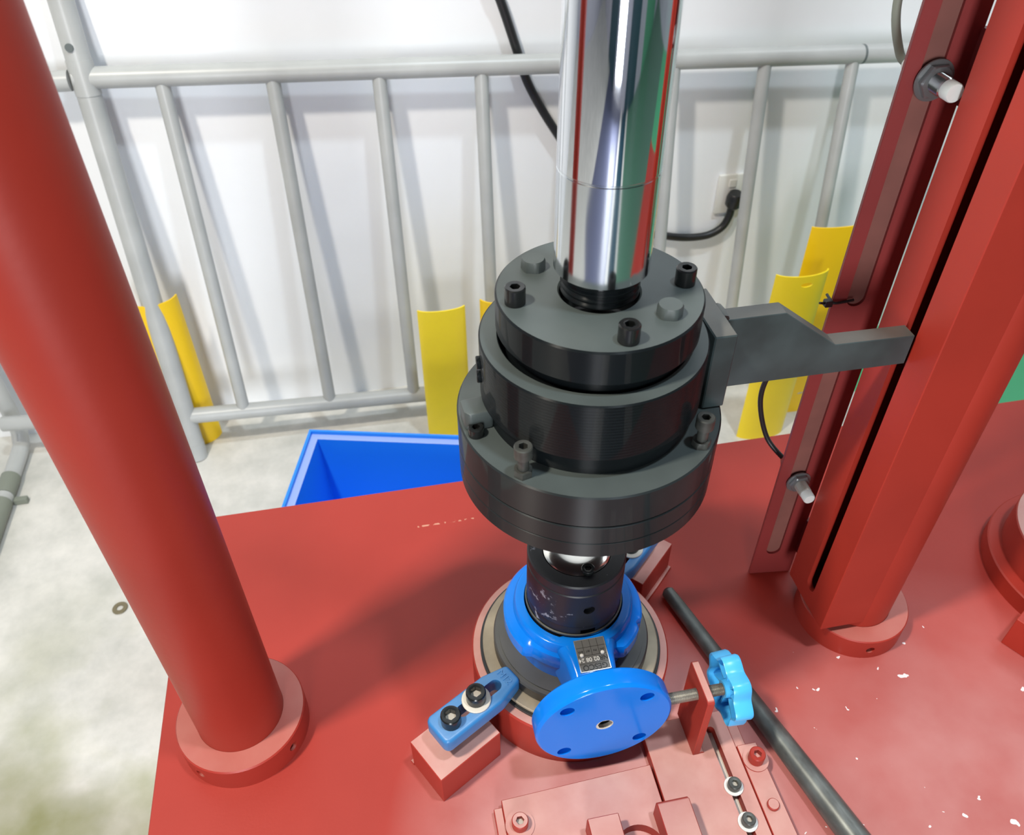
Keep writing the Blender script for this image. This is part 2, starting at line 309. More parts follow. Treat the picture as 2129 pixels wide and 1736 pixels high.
def cut(o, *cutters):
    for bm in cutters:
        bmesh.ops.recalc_face_normals(bm, faces=bm.faces)
        me = bpy.data.meshes.new('cutter'); bm.to_mesh(me); bm.free(); c = bpy.data.objects.new('cutter', me); COL.objects.link(c)
        c.parent = o.parent; c.location = o.location; c.rotation_euler = o.rotation_euler
        for m in o.data.materials: me.materials.append(m)
        md = o.modifiers.new('b', 'BOOLEAN'); md.operation = 'DIFFERENCE'; md.solver = 'EXACT'; md.object = c
        bpy.context.view_layer.update(); dg = bpy.context.evaluated_depsgraph_get()
        nm = bpy.data.meshes.new_from_object(o.evaluated_get(dg)); o.modifiers.clear(); o.data = nm
        bpy.data.objects.remove(c); bpy.data.meshes.remove(me)
    o.data.shade_smooth(); o.data.set_sharp_from_angle(angle=R(32)); return o
def hexr(a, off=0): return lambda t: a * cos(pi / 6) / cos(((t + off) % (pi / 3)) - pi / 6)
def cyl_bm(r, z0, z1, seg=48, ch=.0006): return lathe([(r - ch, z0), (r, z0 + ch), (r, z1 - ch), (r - ch, z1)], seg)
def socket_bm(r, h, hx=.52, dep=.6, off=0.):
    a = hexr(r * hx, off)
    return lathe([(r * .96, 0), (r, .03 * r), (r, h - .12 * r), (r * .9, h), (r * (hx + .08), h), (a, h - .03 * r), (a, h * (1 - dep))], 24, mi=[0, 0, 0, 0, 0, 0, 1])
def socket_bolt(parent, p, r, h, mats=('bolt', 'sock_dark'), name='socket_bolt', d=(0, 0, 1), off=0.):
    return mk(name, xf(socket_bm(r, h, off=off), AX(p, d)), list(mats), parent)
def hex_bm(r, h, off=0., dome=.15):
    a = hexr(r, off); b = hexr(r * .99, off)
    return lathe([(a, 0), (b, h * .82), (r * .84, h), (r * .3, h)], 24)
def slot_bm(x0, x1, y, w, z0, z1):  # stadium along x
    pts = [(x1 + w * cos(t), y + w * sin(t)) for t in [-pi / 2 + pi * k / 10 for k in range(11)]] + [(x0 + w * cos(t), y + w * sin(t)) for t in [pi / 2 + pi * k / 10 for k in range(11)]]
    return prism(pts, z0, z1)
def text_mesh(name, s, size, mtx, m, parent, ext=.0002, align='CENTER', bold=0.):
    cu = bpy.data.curves.new(name, 'FONT'); cu.body = s; cu.size = size; cu.extrude = ext; cu.offset = bold; cu.align_x = align; cu.align_y = 'CENTER'
    t = bpy.data.objects.new(name, cu); COL.objects.link(t); bpy.context.view_layer.update()
    me = bpy.data.meshes.new_from_object(t.evaluated_get(bpy.context.evaluated_depsgraph_get())); bpy.data.objects.remove(t); bpy.data.curves.remove(cu)
    me.transform(mtx); me.materials.clear(); me.materials.append(M[m]); me.name = name
    o = bpy.data.objects.new(name, me); link(o, parent); return o

def struct(name, bm, m, label=None):
    o = mk(name, bm, m); o['kind'] = 'structure'
    return o
FZ = -.6
# ------------------------------------------------------------------ setting
struct('floor', box((-4.5, -3.6, FZ - .1), (4.5, 1.39, FZ), 0), 'floor')
struct('wall_back', box((-4.5, 1.39, FZ - .1), (4.5, 1.55, 3.9), 0), 'wall')
struct('trim_1', box((-4.5, 1.379, .70), (4.5, 1.392, .74), .002), 'wall')
struct('wall_left', box((-4.6, -3.6, FZ - .1), (-4.5, 1.55, 3.9), 0), 'wall_grey')
struct('wall_right', box((4.5, -3.6, FZ - .1), (4.6, 1.55, 3.9), 0), 'wall_grey')
struct('wall_front', box((-4.5, -3.7, FZ - .1), (4.5, -3.6, 3.9), 0), 'wall_grey')
struct('reflection_panel_1', box((.15, -3.61, FZ), (1.25, -3.56, 1.7), .004), 'panel_teal')  # unseen panels added behind the camera for the rod to mirror
struct('reflection_panel_2', box((-2.6, -3.61, FZ), (-1.5, -3.56, 1.7), .004), 'panel_teal')
struct('reflection_panel_3', box((2.0, -3.61, FZ), (3.6, -3.56, 1.9), .004), 'panel_green')

# ------------------------------------------------------------------ table
tb = thing('machine_table', 'wide red painted steel table carrying the press columns and the clamping station', 'table', (0, 0, FZ))
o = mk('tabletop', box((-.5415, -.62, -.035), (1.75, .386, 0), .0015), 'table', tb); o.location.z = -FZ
for x0, x1 in ((-.50, -.44), (.56, .62), (1.64, 1.70)):
    for y0, y1 in ((-.58, -.52), (.28, .34)):
        mk('leg', box((x0, y0, 0), (x1, y1, -FZ - .035), .003), 'red', tb)
mk('apron', box((-.52, .30, -FZ - .16), (1.72, .36, -FZ - .035), .003), 'red', tb)
mk('apron', box((-.52, -.60, -FZ - .16), (1.72, -.54, -FZ - .035), .003), 'red', tb)
mk('apron', box((-.52, -.54, -FZ - .16), (-.47, .30, -FZ - .035), .003), 'red', tb)

# ------------------------------------------------------------------ left column
lc = thing('press_column', 'thick round red column standing in a ring collar at the left of the table', 'column', (-.4308, .0018, 0))
mk('pipe', lathe([(.0535, 0), (.0535, 1.9)], 72), 'red_col', lc)
o = mk('collar', lathe([(.0537, 0), (.080, 0), (.080, .0385), (.0785, .0404), (.0537, .0404)], 72, closed=True), 'red_collar', lc)
for az in (-38, -128, 52):
    q = Vector((cos(R(az)), sin(R(az)), 0))
    cut(o, xf(cyl_bm(.0065, -.018, .012, 20, 0), AX(q * .078 + Vector((0, 0, .020)), q)))
    mk('set_screw', xf(socket_bm(.0058, .006), AX(q * .062 + Vector((0, 0, .020)), q)), ['red_shaded', 'sock_dark'], lc)

# ------------------------------------------------------------------ right guide post
gp = thing('guide_post', 'red round post with a box guide and slotted sensor plate', 'column', (.4232, .0107, 0))
GX, GY = .4232, .0107
mk('pipe', lathe([(.0490, 0), (.0490, 1.9)], 72), 'red', gp)
o = mk('collar', lathe([(.0494, 0), (.0745, 0), (.0745, .036), (.0732, .0376), (.0494, .0376)], 72, closed=True), 'red_collar', gp)
q = Vector((cos(R(-97)), sin(R(-97)), 0))
cut(o, xf(cyl_bm(.006, -.016, .012, 20, 0), AX(q * .073 + Vector((0, 0, .019)), q)))
mk('set_screw', xf(socket_bm(.0053, .005), AX(q * .058 + Vector((0, 0, .019)), q)), ['pink', 'pink'], gp)
g = mk('box_guide', box((.345 - GX, -.036 - GY, .049), (.412 - GX, .061 - GY, 1.9), .001), 'red', gp)
yc = .0115
cut(g, box((.352 - GX, -.029 - GY, .055), (.405 - GX, .055 - GY, 1.89), 0))
cb = bmesh.new(); box((.335 - GX, yc - .0095 - GY, .0875), (.356 - GX, yc + .0095 - GY, 1.95), 0, cb)
cut(g, cb, xf(cyl_bm(.0095, 0, .021, 24, 0), AX((.335 - GX, yc - GY, .0875), (1, 0, 0))))
# sensor plate with two recessed slots (plate frame: u along its width, v thickness)
TA = Matrix.Translation((.3115 - GX, .1045 - GY, 0)) @ Matrix.Rotation(R(-6.4), 4, 'Z')
sp = mk('sensor_plate', xf(box((0, 0, .001), (.0635, .005, 1.9), .0006), TA), 'red_shaded', gp)
def vslot(z0, z1, d):
    rr = .0105; u = .0265
    pts = [(u + rr * cos(t), z1 + rr * sin(t)) for t in [pi * k / 12 for k in range(13)]] + [(u + rr * cos(t), z0 + rr * sin(t)) for t in [pi + pi * k / 12 for k in range(13)]]
    b = prism(pts, -.004, d); return xf(b, TA @ Matrix.Rotation(R(90), 4, 'X') @ Matrix.Diagonal((1, 1, -1, 1)))
cut(sp, vslot(.0565, .43, .0038), vslot(.4995, 1.95, .0038))
for z0, z1 in ((.0575, .429), (.5005, 1.88)):
    rr = .0103; u = .0265
    pts = [(u + rr * cos(t), z1 + rr * sin(t)) for t in [pi * k / 12 for k in range(13)]] + [(u + rr * cos(t), z0 + rr * sin(t)) for t in [pi + pi * k / 12 for k in range(13)]]
    mk('slot_floor', xf(prism(pts, .0034, .0039), TA @ Matrix.Rotation(R(90), 4, 'X') @ Matrix.Diagonal((1, 1, -1, 1))), 'groove', gp)
mk('plate_tab', box((.372 - GX, .058 - GY, .716), (.380 - GX, .1015 - GY, .785), .0006), 'red_shaded', gp)
mk('plate_tab', box((.372 - GX, .058 - GY, .05), (.380 - GX, .1015 - GY, .12), .0006), 'red_shaded', gp)
mk('plate_tab', box((.372 - GX, .058 - GY, 1.5), (.380 - GX, .1015 - GY, 1.6), .0006), 'red_shaded', gp)

def sensor(z, x, tipm, bodym, label, s=1.0):
    y0 = .1015
    t = thing('proximity_sensor', label, 'sensor', (x, y0, z), group=None)
    D = (0, -1, 0)
    th = []; k = 0
    while k < 12: th += [(.0088 * s, .004 + k * .0016), (.0093 * s, .0048 + k * .0016)]; k += 1
    mk('barrel', xf(lathe([(.008 * s, -.030)] + th + [(.0086 * s, .0240)], 32), AX((0, 0, 0), D)), bodym, t, angle=14)
    mk('tip_cap', xf(lathe([(.0086 * s, .0240), (.0086 * s, .0335), (.0078 * s, .0352)], 32), AX((0, 0, 0), D)), tipm, t)
    mk('washer', xf(lathe([(.0095 * s, .0006), (.0185 * s, .0006), (.0188 * s, .0016), (.0185 * s, .0026), (.0095 * s, .0026)], 36, closed=True), AX((0, 0, 0), D)), 'nut', t)
    a = hexr(.0158 * s)
    mk('lock_nut', xf(lathe([(.0094 * s, .0027), (a, .0027), (a, .0070), (.0135 * s, .0082), (.0094 * s, .0082)], 24, closed=True), AX((0, 0, 0), D)), 'nut', t)
    mk('rear_gland', xf(lathe([(.0095 * s, 0), (.0095 * s, .022), (.006 * s, .030)], 24), AX((0, .0135, 0), (0, 1, .0))), 'plastic_w' if z > .5 else 'red_dust', t)
    return t
sensor(.740, .3425, 'cap', 'nickel', 'shiny threaded sensor with white tip on the upper part of the slotted red plate', 1.04)
sensor(.203, .3405, 'cap', 'nickel_dust', 'dusty threaded sensor with white tip near the foot of the slotted red plate', .92)
tag(mk('sensor_cable', tube([(.3425, .143, .740), (.338, .156, .748), (.325, .162, .79), (.323, .160, .86), (.328, .158, .95)], .0042, smooth=8), 'rubber'), 'grey sensor cable curving up behind the top of the slotted red plate', 'cable')
tag(mk('sensor_cable', tube([(.3405, .143, .203), (.318, .165, .23), (.300, .175, .29), (.300, .172, .34), (.312, .160, .39), (.328, .135, .42), (.340, .112, .43)], .0035, smooth=8), 'rubber_blk'), 'thin black sensor cable hanging behind the low end of the slotted red plate', 'cable')
ct = thing('cable_tie', 'small black cable tie looped round the left edge of the slotted red plate', 'cable tie', (.3125, .103, .4985))
mk('strap', tube([(.022, -.0022, 0), (.010, -.0025, -.001), (-.002, -.002, -.001), (-.003, .006, 0), (-.002, .014, 0)], .0016, 8, smooth=5), 'rubber_blk', ct)
mk('lock_head', box((-.0135, -.006, -.004), (-.0045, .002, .004), .0008), 'rubber_blk', ct)
mk('tail', tube([(-.013, -.002, 0), (-.020, -.003, .002)], .0014, 8), 'rubber_blk', ct)

# ------------------------------------------------------------------ press ram (everything that moves with the rod)
ram = thing('press_ram', 'chrome rod with black stepped press head and grey side arm above the blue valve', 'press head', (0, 0, .4095))
def P(name, bm, m, **k):
    o = mk(name, bm, m, ram, **k); o.location.z = -.4095; return o
OX, OY = .0024, -.0008
P('rod', lathe([(.0395, .6445), (.0412, .6465), (.0415, .735), (.0411, .7355), (.0411, .737), (.0415, .7375), (.0415, 1.9)], 96, (OX, OY), mi=[1, 1, 1, 1, 1, 0]), ['chrome', 'chrome_low'])
thr = []; z = .6215
for k in range(4): thr += [(.0335, z), (.0348, z + .0018), (.0348, z + .0032), (.0335, z + .005)]; z += .0058
P('rod_thread', lathe(thr, 72, (OX, OY)), 'blk')
P('top_disc', lathe([(.083, .56), (.083, .586), (.0905, .5865), (.0918, .588), (.0918, .6190), (.0902, .6206), (.037, .6206), (.0355, .619), (.0355, .60)], 96, (OX, OY), mi=[0, 0, 0, 0, 0, 1, 1, 0, 0]), ['blk', 'blk_top'])
for az in (-176, -4, -88, 92):
    p = (OX + .0765 * cos(R(az)), OY + .0765 * sin(R(az)), .6206)
    o = socket_bolt(ram, p, .0092, .0165, off=R(az)); o.location.z = -.4095
for az in (137, -45.5):
    p = (OX + .0675 * cos(R(az)), OY + .0675 * sin(R(az)), .6206)
    P('hex_bolt', xf(hex_bm(.0118, .0105, R(20)), Matrix.Translation(p)), 'blk_top')
P('lock_ring', lathe([(.0875, .52), (.0875, .5745), (.0885, .5752), (.1035, .5752), (.105, .5740), (.105, .5135), (.1035, .5120), (.090, .5120)], 112, closed=True, mi=[0, 0, 1, 0, 2, 0, 0, 0]), ['blk', 'blk_top', 'blk_turned'])
for zz in (.553, .537):
    a = R(178); P('ring_screw', xf(cyl_bm(.0062, 0, .004, 20), AX((.1045 * cos(a), .1045 * sin(a), zz), (cos(a), sin(a), 0))), 'blk')
P('neck', lathe([(.0985, .489), (.0985, .5125)], 96), 'blk')
P('upper_flange', lathe([(.05, .4525), (.1275, .4525), (.1287, .4538), (.1287, .4890), (.1272, .4905), (.05, .4905)], 112, closed=True, mi=[0, 0, 0, 0, 1, 0]), ['blk_mid', 'blk_top'])
P('lower_flange', lathe([(.0, .4095), (.126, .4095), (.1288, .4115), (.1288, .4285), (.1278, .4295), (.1288, .4305), (.1288, .4505), (.1278, .4518), (.05, .4518)], 112, cap0=False), 'blk_mid')
for az in (-134.6, -42.5):
    p = Vector((.1172 * cos(R(az)), .1172 * sin(R(az)), .4905))
    a = hexr(.0092, R(az))
    P('bolt_nut', xf(lathe([(.0055, 0), (a, 0), (a, .006), (.008, .0072), (.0055, .0072)], 24, closed=True), Matrix.Translation(p)), 'bolt_grey')
    P('bolt_shank', xf(lathe([(.0053, 0), (.0053, .024)], 18), Matrix.Translation(p)), 'bolt_grey')
    o = socket_bolt(ram, p + Vector((0, 0, .022)), .0085, .0125, ('bolt_grey', 'sock_dark'), off=R(az)); o.location.z = -.4095
lug = mk('clamp_lug', xf(prism([(-.014, -.006), (-.010, -.012), (.012, -.012), (.016, -.004), (.016, .012), (-.013, .012)], 0, .022, .002, 2), Matrix.Translation((-.1115, -.008, .4905 - .4095)) @ Matrix.Rotation(R(8), 4, 'Z')), 'blk_top', ram)
o = socket_bolt(ram, (-.1150, -.0245, .4905), .0075, .010, ('bolt', 'sock_dark'), 'lug_screw'); o.location.z = -.4095
P('arm_block', box((.1045, -.0335, .4915), (.1265, .046, .5765), .0012), 'arm')
for yy in (-.018, .030): P('block_screw', xf(cyl_bm(.006, 0, .004, 20), AX((.1262, yy, .512), (1, 0, 0))), 'arm')
poly = [(.126, .4855), (.3415, .4845), (.3415, .5205), (.2535, .5220), (.1905, .5690), (.126, .5690)]
P('side_arm', xf(prism(poly, 0, .0195, .0007), Matrix.Translation((0, .0195, 0)) @ Matrix.Rotation(R(90), 4, 'X')), 'arm')
P('weld_bead', tube([(.1275, .0215, .568), (.1285, .0215, .53), (.1285, .0215, .49)], .0035, 8), 'arm')
P('weld_bead', tube([(.128, -.001, .569), (.1285, -.001, .53), (.1285, -.001, .488)], .003, 8), 'arm')
P('weld_bead', tube([(.1275, .0, .5705), (.1275, .010, .572), (.1275, .020, .5705)], .005, 8), 'arm')

# ------------------------------------------------------------------ clamping base under the valve
cbs = thing('clamping_base', 'round red base ring with steel spacer and dark gasket under the blue valve', 'base')
mk('base_ring', lathe([(.100, 0), (.1294, 0), (.1294, .0675), (.1275, .070), (.1165, .070), (.115, .066), (.100, .066)], 112, closed=True), 'red_dust', cbs)
mk('black_ring', lathe([(.085, .0665), (.112, .0665), (.112, .0702), (.1180, .0703), (.1184, .0708), (.1184, .0738), (.1178, .0742), (.085, .0742)], 112, closed=True), 'rubber_blk', cbs)  # black band filling the gap between spacer and base ring
mk('spacer_ring', lathe([(.085, .0743), (.1136, .0743), (.1148, .0750), (.1148, .0782), (.1138, .0791), (.085, .0791)], 112, closed=True), 'tan', cbs)
mk('gasket_disc', lathe([(.055, .0792), (.0985, .0792), (.1002, .0812), (.1002, .0965), (.0985, .0985), (.055, .0985)], 112, closed=True, mi=[0, 0, 0, 1, 1, 0]), ['rubber_blk', 'gasket'], cbs)
mk('seat_disc', lathe([(.055, .0985), (.0930, .0985), (.0930, .1005), (.055, .1005)], 96, closed=True), 'gasket', cbs)

# ------------------------------------------------------------------ blue safety valve
va = thing('safety_valve', 'glossy blue flanged valve with black nozzle clamped in the middle of the table', 'valve', (0, 0, .1006))
def V(name, bm, m, parent=None, **k):
    xf(bm, Matrix.Translation((0, 0, -.1006)))
    return mk(name, bm, m, parent or va, **k)
def sm(a, b, x): t = max(0, min(1, (x - a) / (b - a))); return t * t * (3 - 2 * t)
def lobes(r0, r1):
    def f(t):
        d = math.degrees(t) % 360
        k = 0.
        for c, hw in ((0, 24), (45, 15), (90, 15), (135, 15), (172, 40), (315, 11)):
            u = abs((d - c + 180) % 360 - 180); k = max(k, 1 - sm(hw, hw + 7, u))
        return r1 + (r0 - r1) * k
    return f
V('valve_body', lathe([(.0605, .118), (.0605, .1695), (.0613, .1708), (.0695, .1712), (.0720, .1700), (.0738, .1660), (.0748, .1570), (lobes(.0795, .0768), .1548), (lobes(.0845, .0786), .1535), (lobes(.0868, .0792), .1505), (lobes(.0868, .0792), .1330), (lobes(.0840, .0780), .1290), (lobes(.0775, .0760), .1240), (.0740, .1160), (.0725, .1006), (.0605, .1006)], 144, closed=True), 'blue', angle=34)
# outlet neck: rounded box section swept from ring to outlet flange
def section(hw, z0, z1, rad, y):
    o = []
    for cx, cz, a0 in ((hw - rad, z1 - rad, 0), (-(hw - rad), z1 - rad, 90), (-(hw - rad), z0 + rad, 180), (hw - rad, z0 + rad, 270)):
        for k in range(7): t = R(a0 + 15 * k); o.append((cx + rad * cos(t), y, cz + rad * sin(t)))
    return o
nb = bmesh.new(); rows = [[nb.verts.new(v) for v in section(*s)] for s in ((.050, .102, .169, .022, -.052), (.036, .100, .1712, .012, -.064), (.0295, .092, .1676, .010, -.082), (.0275, .085, .1638, .010, -.100), (.029, .080, .158, .012, -.114), (.036, .072, .164, .016, -.123))]
for A, B in zip(rows, rows[1:]):
    n = len(A)
    for i in range(n): nb.faces.new((A[i], A[(i + 1) % n], B[(i + 1) % n], B[i]))
nb.faces.new(rows[0]); nb.faces.new(rows[-1])
V('outlet_neck', nb, 'blue', angle=50)
FO = AX((.0035, -.1440, .1170), (0, -1, 0))
of = mk('outlet_flange', xf(lathe([(.070, -.0245), (.0795, -.0245), (.0818, -.0222), (.0818, -.0045), (.0808, -.0018), (.0785, 0), (.012, 0)], 112), FO), 'blue', va)
of.location.z = -.1006
hb = []
for k in range(4):
    a = R(45 + 90 * k); hb.append(xf(cyl_bm(.0085, -.010, .004, 28, 0), FO @ Matrix.Translation((.0657 * cos(a), .0657 * sin(a), 0))))
cut(of, *hb, xf(cyl_bm(.0105, -.02, .004, 28, 0), FO))
o = mk('bore_liner', xf(lathe([(.0095, -.006), (.0104, -.006), (.0104, -.0003), (lambda t: .0094 - .0020 * max(0, sin(t - 2.2)) + .0003 * sin(7 * t), -.0002), (.0093, -.002)], 42, closed=True), FO), 'white_washer', va); o.location.z = -.1006
o = mk('bore_shade_tube', xf(lathe([(.0096, -.0192), (.0103, -.0192), (.0103, -.0062), (.0096, -.0062)], 28, closed=True), FO), 'void', va); o.location.z = -.1006  # black lining and plug paint in the shade inside the bore
o = mk('bore_shade_plug', xf(cyl_bm(.0083, -.0195, -.017, 24, 0), FO), 'void', va); o.location.z = -.1006
nz = V('nozzle', lathe([(.0560, .125), (.0575, .127), (.0575, .186), (.0568, .1875), (.0568, .189), (.0580, .1905), (.0580, .2475), (.0570, .249), (.0570, .2505), (.0580, .252), (.0580, .2640), (.0565, .2660), (.0415, .2660), (.0400, .2640), (.0400, .2585)], 96), 'nozzle')
cut(nz, xf(cyl_bm(.0068, -.006, .010, 22, 0), AX((.057 * cos(R(-88)), .057 * sin(R(-88)), .222 - .1006), (cos(R(-88)), sin(R(-88)), 0))),
    box((-.006, -.070, .170 - .1006), (.012, -.050, .183 - .1006), 0))
V('valve_disc', lathe([(.0395, .2587), (.0395, .2645), (.036, .2668), (.024, .2676), (.008, .2640)], 64), 'silver')
V('disc_screw', xf(socket_bm(.0078, .005, off=.3), AX((.004, -.0345, .2655), (0, 0, 1))), ['bolt', 'bolt_grey'])
V('rim_bead', lathe([(.0582, .1740), (.0598, .1740), (.0598, .1760), (.0582, .1765)], 96, closed=True), 'bolt_grey')
# nameplate
NP = Matrix.Translation((.0022, -.0822, .1682 - .1006)) @ Matrix.Rotation(R(12), 4, 'X')
npl = mk('nameplate', xf(box((-.0182, -.0192, -.0008), (.0182, .0192, .0006), .0003), NP), 'plate', va)
fr = bmesh.new()
for lo, hi in (((-.0184, -.0194, 0), (-.0175, .0194, .0009)), ((.0175, -.0194, 0), (.0184, .0194, .0009)), ((-.0184, -.0194, 0), (.0184, -.0186, .0009)), ((-.0184, .0186, 0), (.0184, .0194, .0009))): box(lo, hi, 0, fr)
mk('plate_rim', xf(fr, NP), 'plate_edge', npl)
TURN = Matrix.Rotation(pi, 4, 'Z')
gl = bmesh.new()
for y in (-.0100, -.0005, .0095): box((-.0175, y - .0002, .0006), (.0175, y + .0002, .00085), 0, gl)
for x in (-.0088, 0, .0088): box((x - .0002, -.0005, .0006), (x + .0002, .0186, .00085), 0, gl)
mk('plate_grid', xf(gl, NP), 'ink', npl)
text_mesh('maker_lettering', 'GESCO', .0092, NP @ Matrix.Translation((0, -.0143, .0007)) @ TURN, 'ink', npl, bold=.00016)
text_mesh('number_lettering', 'NR', .0076, NP @ Matrix.Translation((.0124, -.0054, .0009)) @ TURN, 'ink', npl, bold=.00008)
text_mesh('number_lettering', '02 08 24', .0070, NP @ Matrix.Translation((-.0052, -.0054, .0009)) @ TURN, 'inkw', npl, bold=.00012)
for x, s1, s2 in ((.013, 'DN', 'MAT'), (.0044, 'PN', 'SEAT'), (-.0044, 'SET', 'DISC'), (-.013, 'BAR', 'SPR')):
    text_mesh('small_lettering', s1, .0034, NP @ Matrix.Translation((x, .0048, .0007)) @ TURN, 'ink', npl)
for x in (.0125, -.0125):
    mk('rivet', xf(lathe([(.0024, 0), (.0022, .0008), (.0012, .0016)], 16), NP @ Matrix.Translation((x, .0005, .0006))), 'plastic_w', npl)

# ------------------------------------------------------------------ toe clamps
def toe_clamp(cx, cy, az, label, blabel, simple=False):
    """az: direction of the clamp tail, seen from the valve axis; local +x points away from the axis, origin at radius 0"""
    b = thing('clamp_block', blabel, 'block', (cx, cy, 0), R(az))
    mk('block', box((.1465, -.0315, 0), (.2375, .0315, .057), .0008), 'red_dust', b)
    mk('weld_bead', tube([(.1465, -.033, .001), (.192, -.034, .001), (.2385, -.033, .001)], .0035, 8, smooth=4), 'red_dust', b)
    t = thing('toe_clamp', label, 'clamp', (cx, cy, .057), R(az))
    prof = [(.098, -.0130), (.098, .0130), (.132, .0215), (.2135, .0215), (.2185, .0165), (.2185, -.0165), (.2135, -.0215), (.132, -.0215)]
    cb_ = mk('clamp_bar', prism(prof, .0225, .0475, .0045, 3), 'clampblue', t, angle=55)
    cut(cb_, slot_bm(.1275, .1780, 0, .0078, .0, .08), box((.090, -.04, .0), (.132, .04, .0232), 0))
    mk('washer', lathe([(.0090, .0477), (.0172, .0477), (.0178, .0485), (.0178, .0500), (.0172, .0507), (.0090, .0507)], 40, (.157, 0), closed=True), 'white_washer', t)
    o_ = mk('clamp_bolt', xf(socket_bm(.0122, .0165, .56, .5), Matrix.Translation((.157, .0, .0507))), ['bolt', 'sock_dust'], t)
    mk('clamp_stud', xf(cyl_bm(.0065, 0, .0507, 20), Matrix.Translation((.157, 0, 0))), 'bolt', t)
    mk('jack_bolt', xf(socket_bm(.0122, .0165, .56, .5), Matrix.Translation((.1965, .002, .0475))), ['bolt', 'sock_dust'], t)
    mk('jack_stud', xf(cyl_bm(.0065, 0, .0475, 20), Matrix.Translation((.1965, .002, 0))), 'bolt', t)
    text_mesh('embossed_mark', 'M12', .0125, Matrix.Translation((.1120, -.001, .0475)) @ Matrix.Rotation(R(90), 4, 'Z'), 'clampblue', t, ext=.0011)
    return t
toe_clamp(0, 0, 209.5, 'blue toe clamp with two socket bolts, left in front of the valve', 'bare topped red block carrying the front left blue clamp')
toe_clamp(0, 0, 43.5, 'blue toe clamp half hidden behind the black nozzle', 'dusty red block behind the valve, under the rear blue clamp')

# ------------------------------------------------------------------ hinge plate at the front
hp = thing('hinge_plate', 'pale dusty red plate with two hinge lugs at the front edge of the picture', 'plate')
PL = [(-.1235, -.1635), (.0655, -.1565), (.0655, -.50), (-.1235, -.50)]
o = mk('base_plate', prism(PL, 0, .018, .0008), 'red_dust', hp)
cut(o, xf(cyl_bm(.030, -.01, .05, 40, 0), Matrix.Translation((.024, -.252, 0))), box((-.006, -.51, -.01), (.054, -.252, .05), 0))
mk('shim_strip', box((-.134, -.50, 0), (-.1235, -.1700, .0135), .0008), 'red_dust', hp)
for x0, x1 in ((-.0335, .0035), (.0500, .0890)):
    lug_p = [(-.2135 if x0 > 0 else -.2165, .018), (-.2135 if x0 > 0 else -.2165, .0475), (-.2175, .052), (-.50, .052), (-.50, .018)]
    mk('hinge_lug', xf(prism(lug_p, x0, x1, .0009), Matrix(((0, 0, 1, 0), (1, 0, 0, 0), (0, 1, 0, 0), (0, 0, 0, 1)))), 'red_dust', hp)
mk('washer', lathe([(.007, .018), (.0172, .018), (.0172, .0195), (.007, .0195)], 36, (-.1070, -.1960), closed=True), 'red_dust', hp)
socket_bolt(hp, (-.1070, -.1960, .0195), .0098, .0125, ('red_dust', 'sock_dust'), 'plate_bolt')

# ------------------------------------------------------------------ slotted slide with stop bracket
sl = thing('stop_slide', 'slotted pinkish slide carrying an upright red stop bracket beside the blue valve flange', 'slide')
o = mk('slide_plate', box((.0685, -.50, 0), (.1790, -.1050, .017), .0008), 'red_dust', sl)
cut(o, xf(slot_bm(-.50, -.1290, 0, .0052, .003, .04), Matrix.Translation((.1555, 0, 0)) @ Matrix.Rotation(R(90), 4, 'Z')))
mk('slot_floor', box((.1507, -.499, .0025), (.1603, -.126, .0036), 0), 'white_washer', sl)
BR = [(-.1555, .017), (-.0985, .017), (-.0985, .1400), (-.1015, .1430), (-.1520, .1430), (-.1555, .1395)]
mk('stop_bracket', xf(prism(BR, .1215, .1305, .0007), Matrix(((0, 0, 1, 0), (1, 0, 0, 0), (0, 1, 0, 0), (0, 0, 0, 1)))), 'red_dust', sl)
mk('weld_bead', tube([(.1325, -.155, .0175), (.1325, -.128, .018), (.1325, -.099, .0175)], .004, 8, smooth=4), 'red_dust', sl)
for y in (-.2025, -.2450):
    mk('washer', lathe([(.005, .017), (.0112, .017), (.0116, .0178), (.0116, .0192), (.005, .0192)], 32, (.1560, y), closed=True), 'plastic_w', sl)
    socket_bolt(sl, (.1560, y, .0192), .0080, .0095, ('bolt_grey', 'sock_dust'), 'slide_bolt', off=.4)
sg = thing('guide_strip', 'raised pale red strip with one painted bolt between slide and dark bar', 'strip')
mk('strip', prism([(.1795, -.155), (.2055, -.155), (.2110, -.50), (.1795, -.50)], 0, .0185, .0008), 'red_dust', sg)
mk('rail', box((.1795, -.155, 0), (.1935, -.10, .013), .0008), 'red_dust', sg)
mk('washer', lathe([(.007, .0185), (.0158, .0185), (.0158, .0203), (.007, .0203)], 36, (.1955, -.1765), closed=True), 'red_dust', sg)
socket_bolt(sg, (.1955, -.1765, .0203), .0098, .0145, ('red', 'pink'), 'strip_bolt')
mk('stud', xf(cyl_bm(.0072, 0, .005, 28, .001), Matrix.Translation((.1930, -.2330, .0185))), 'red_dust', sg)

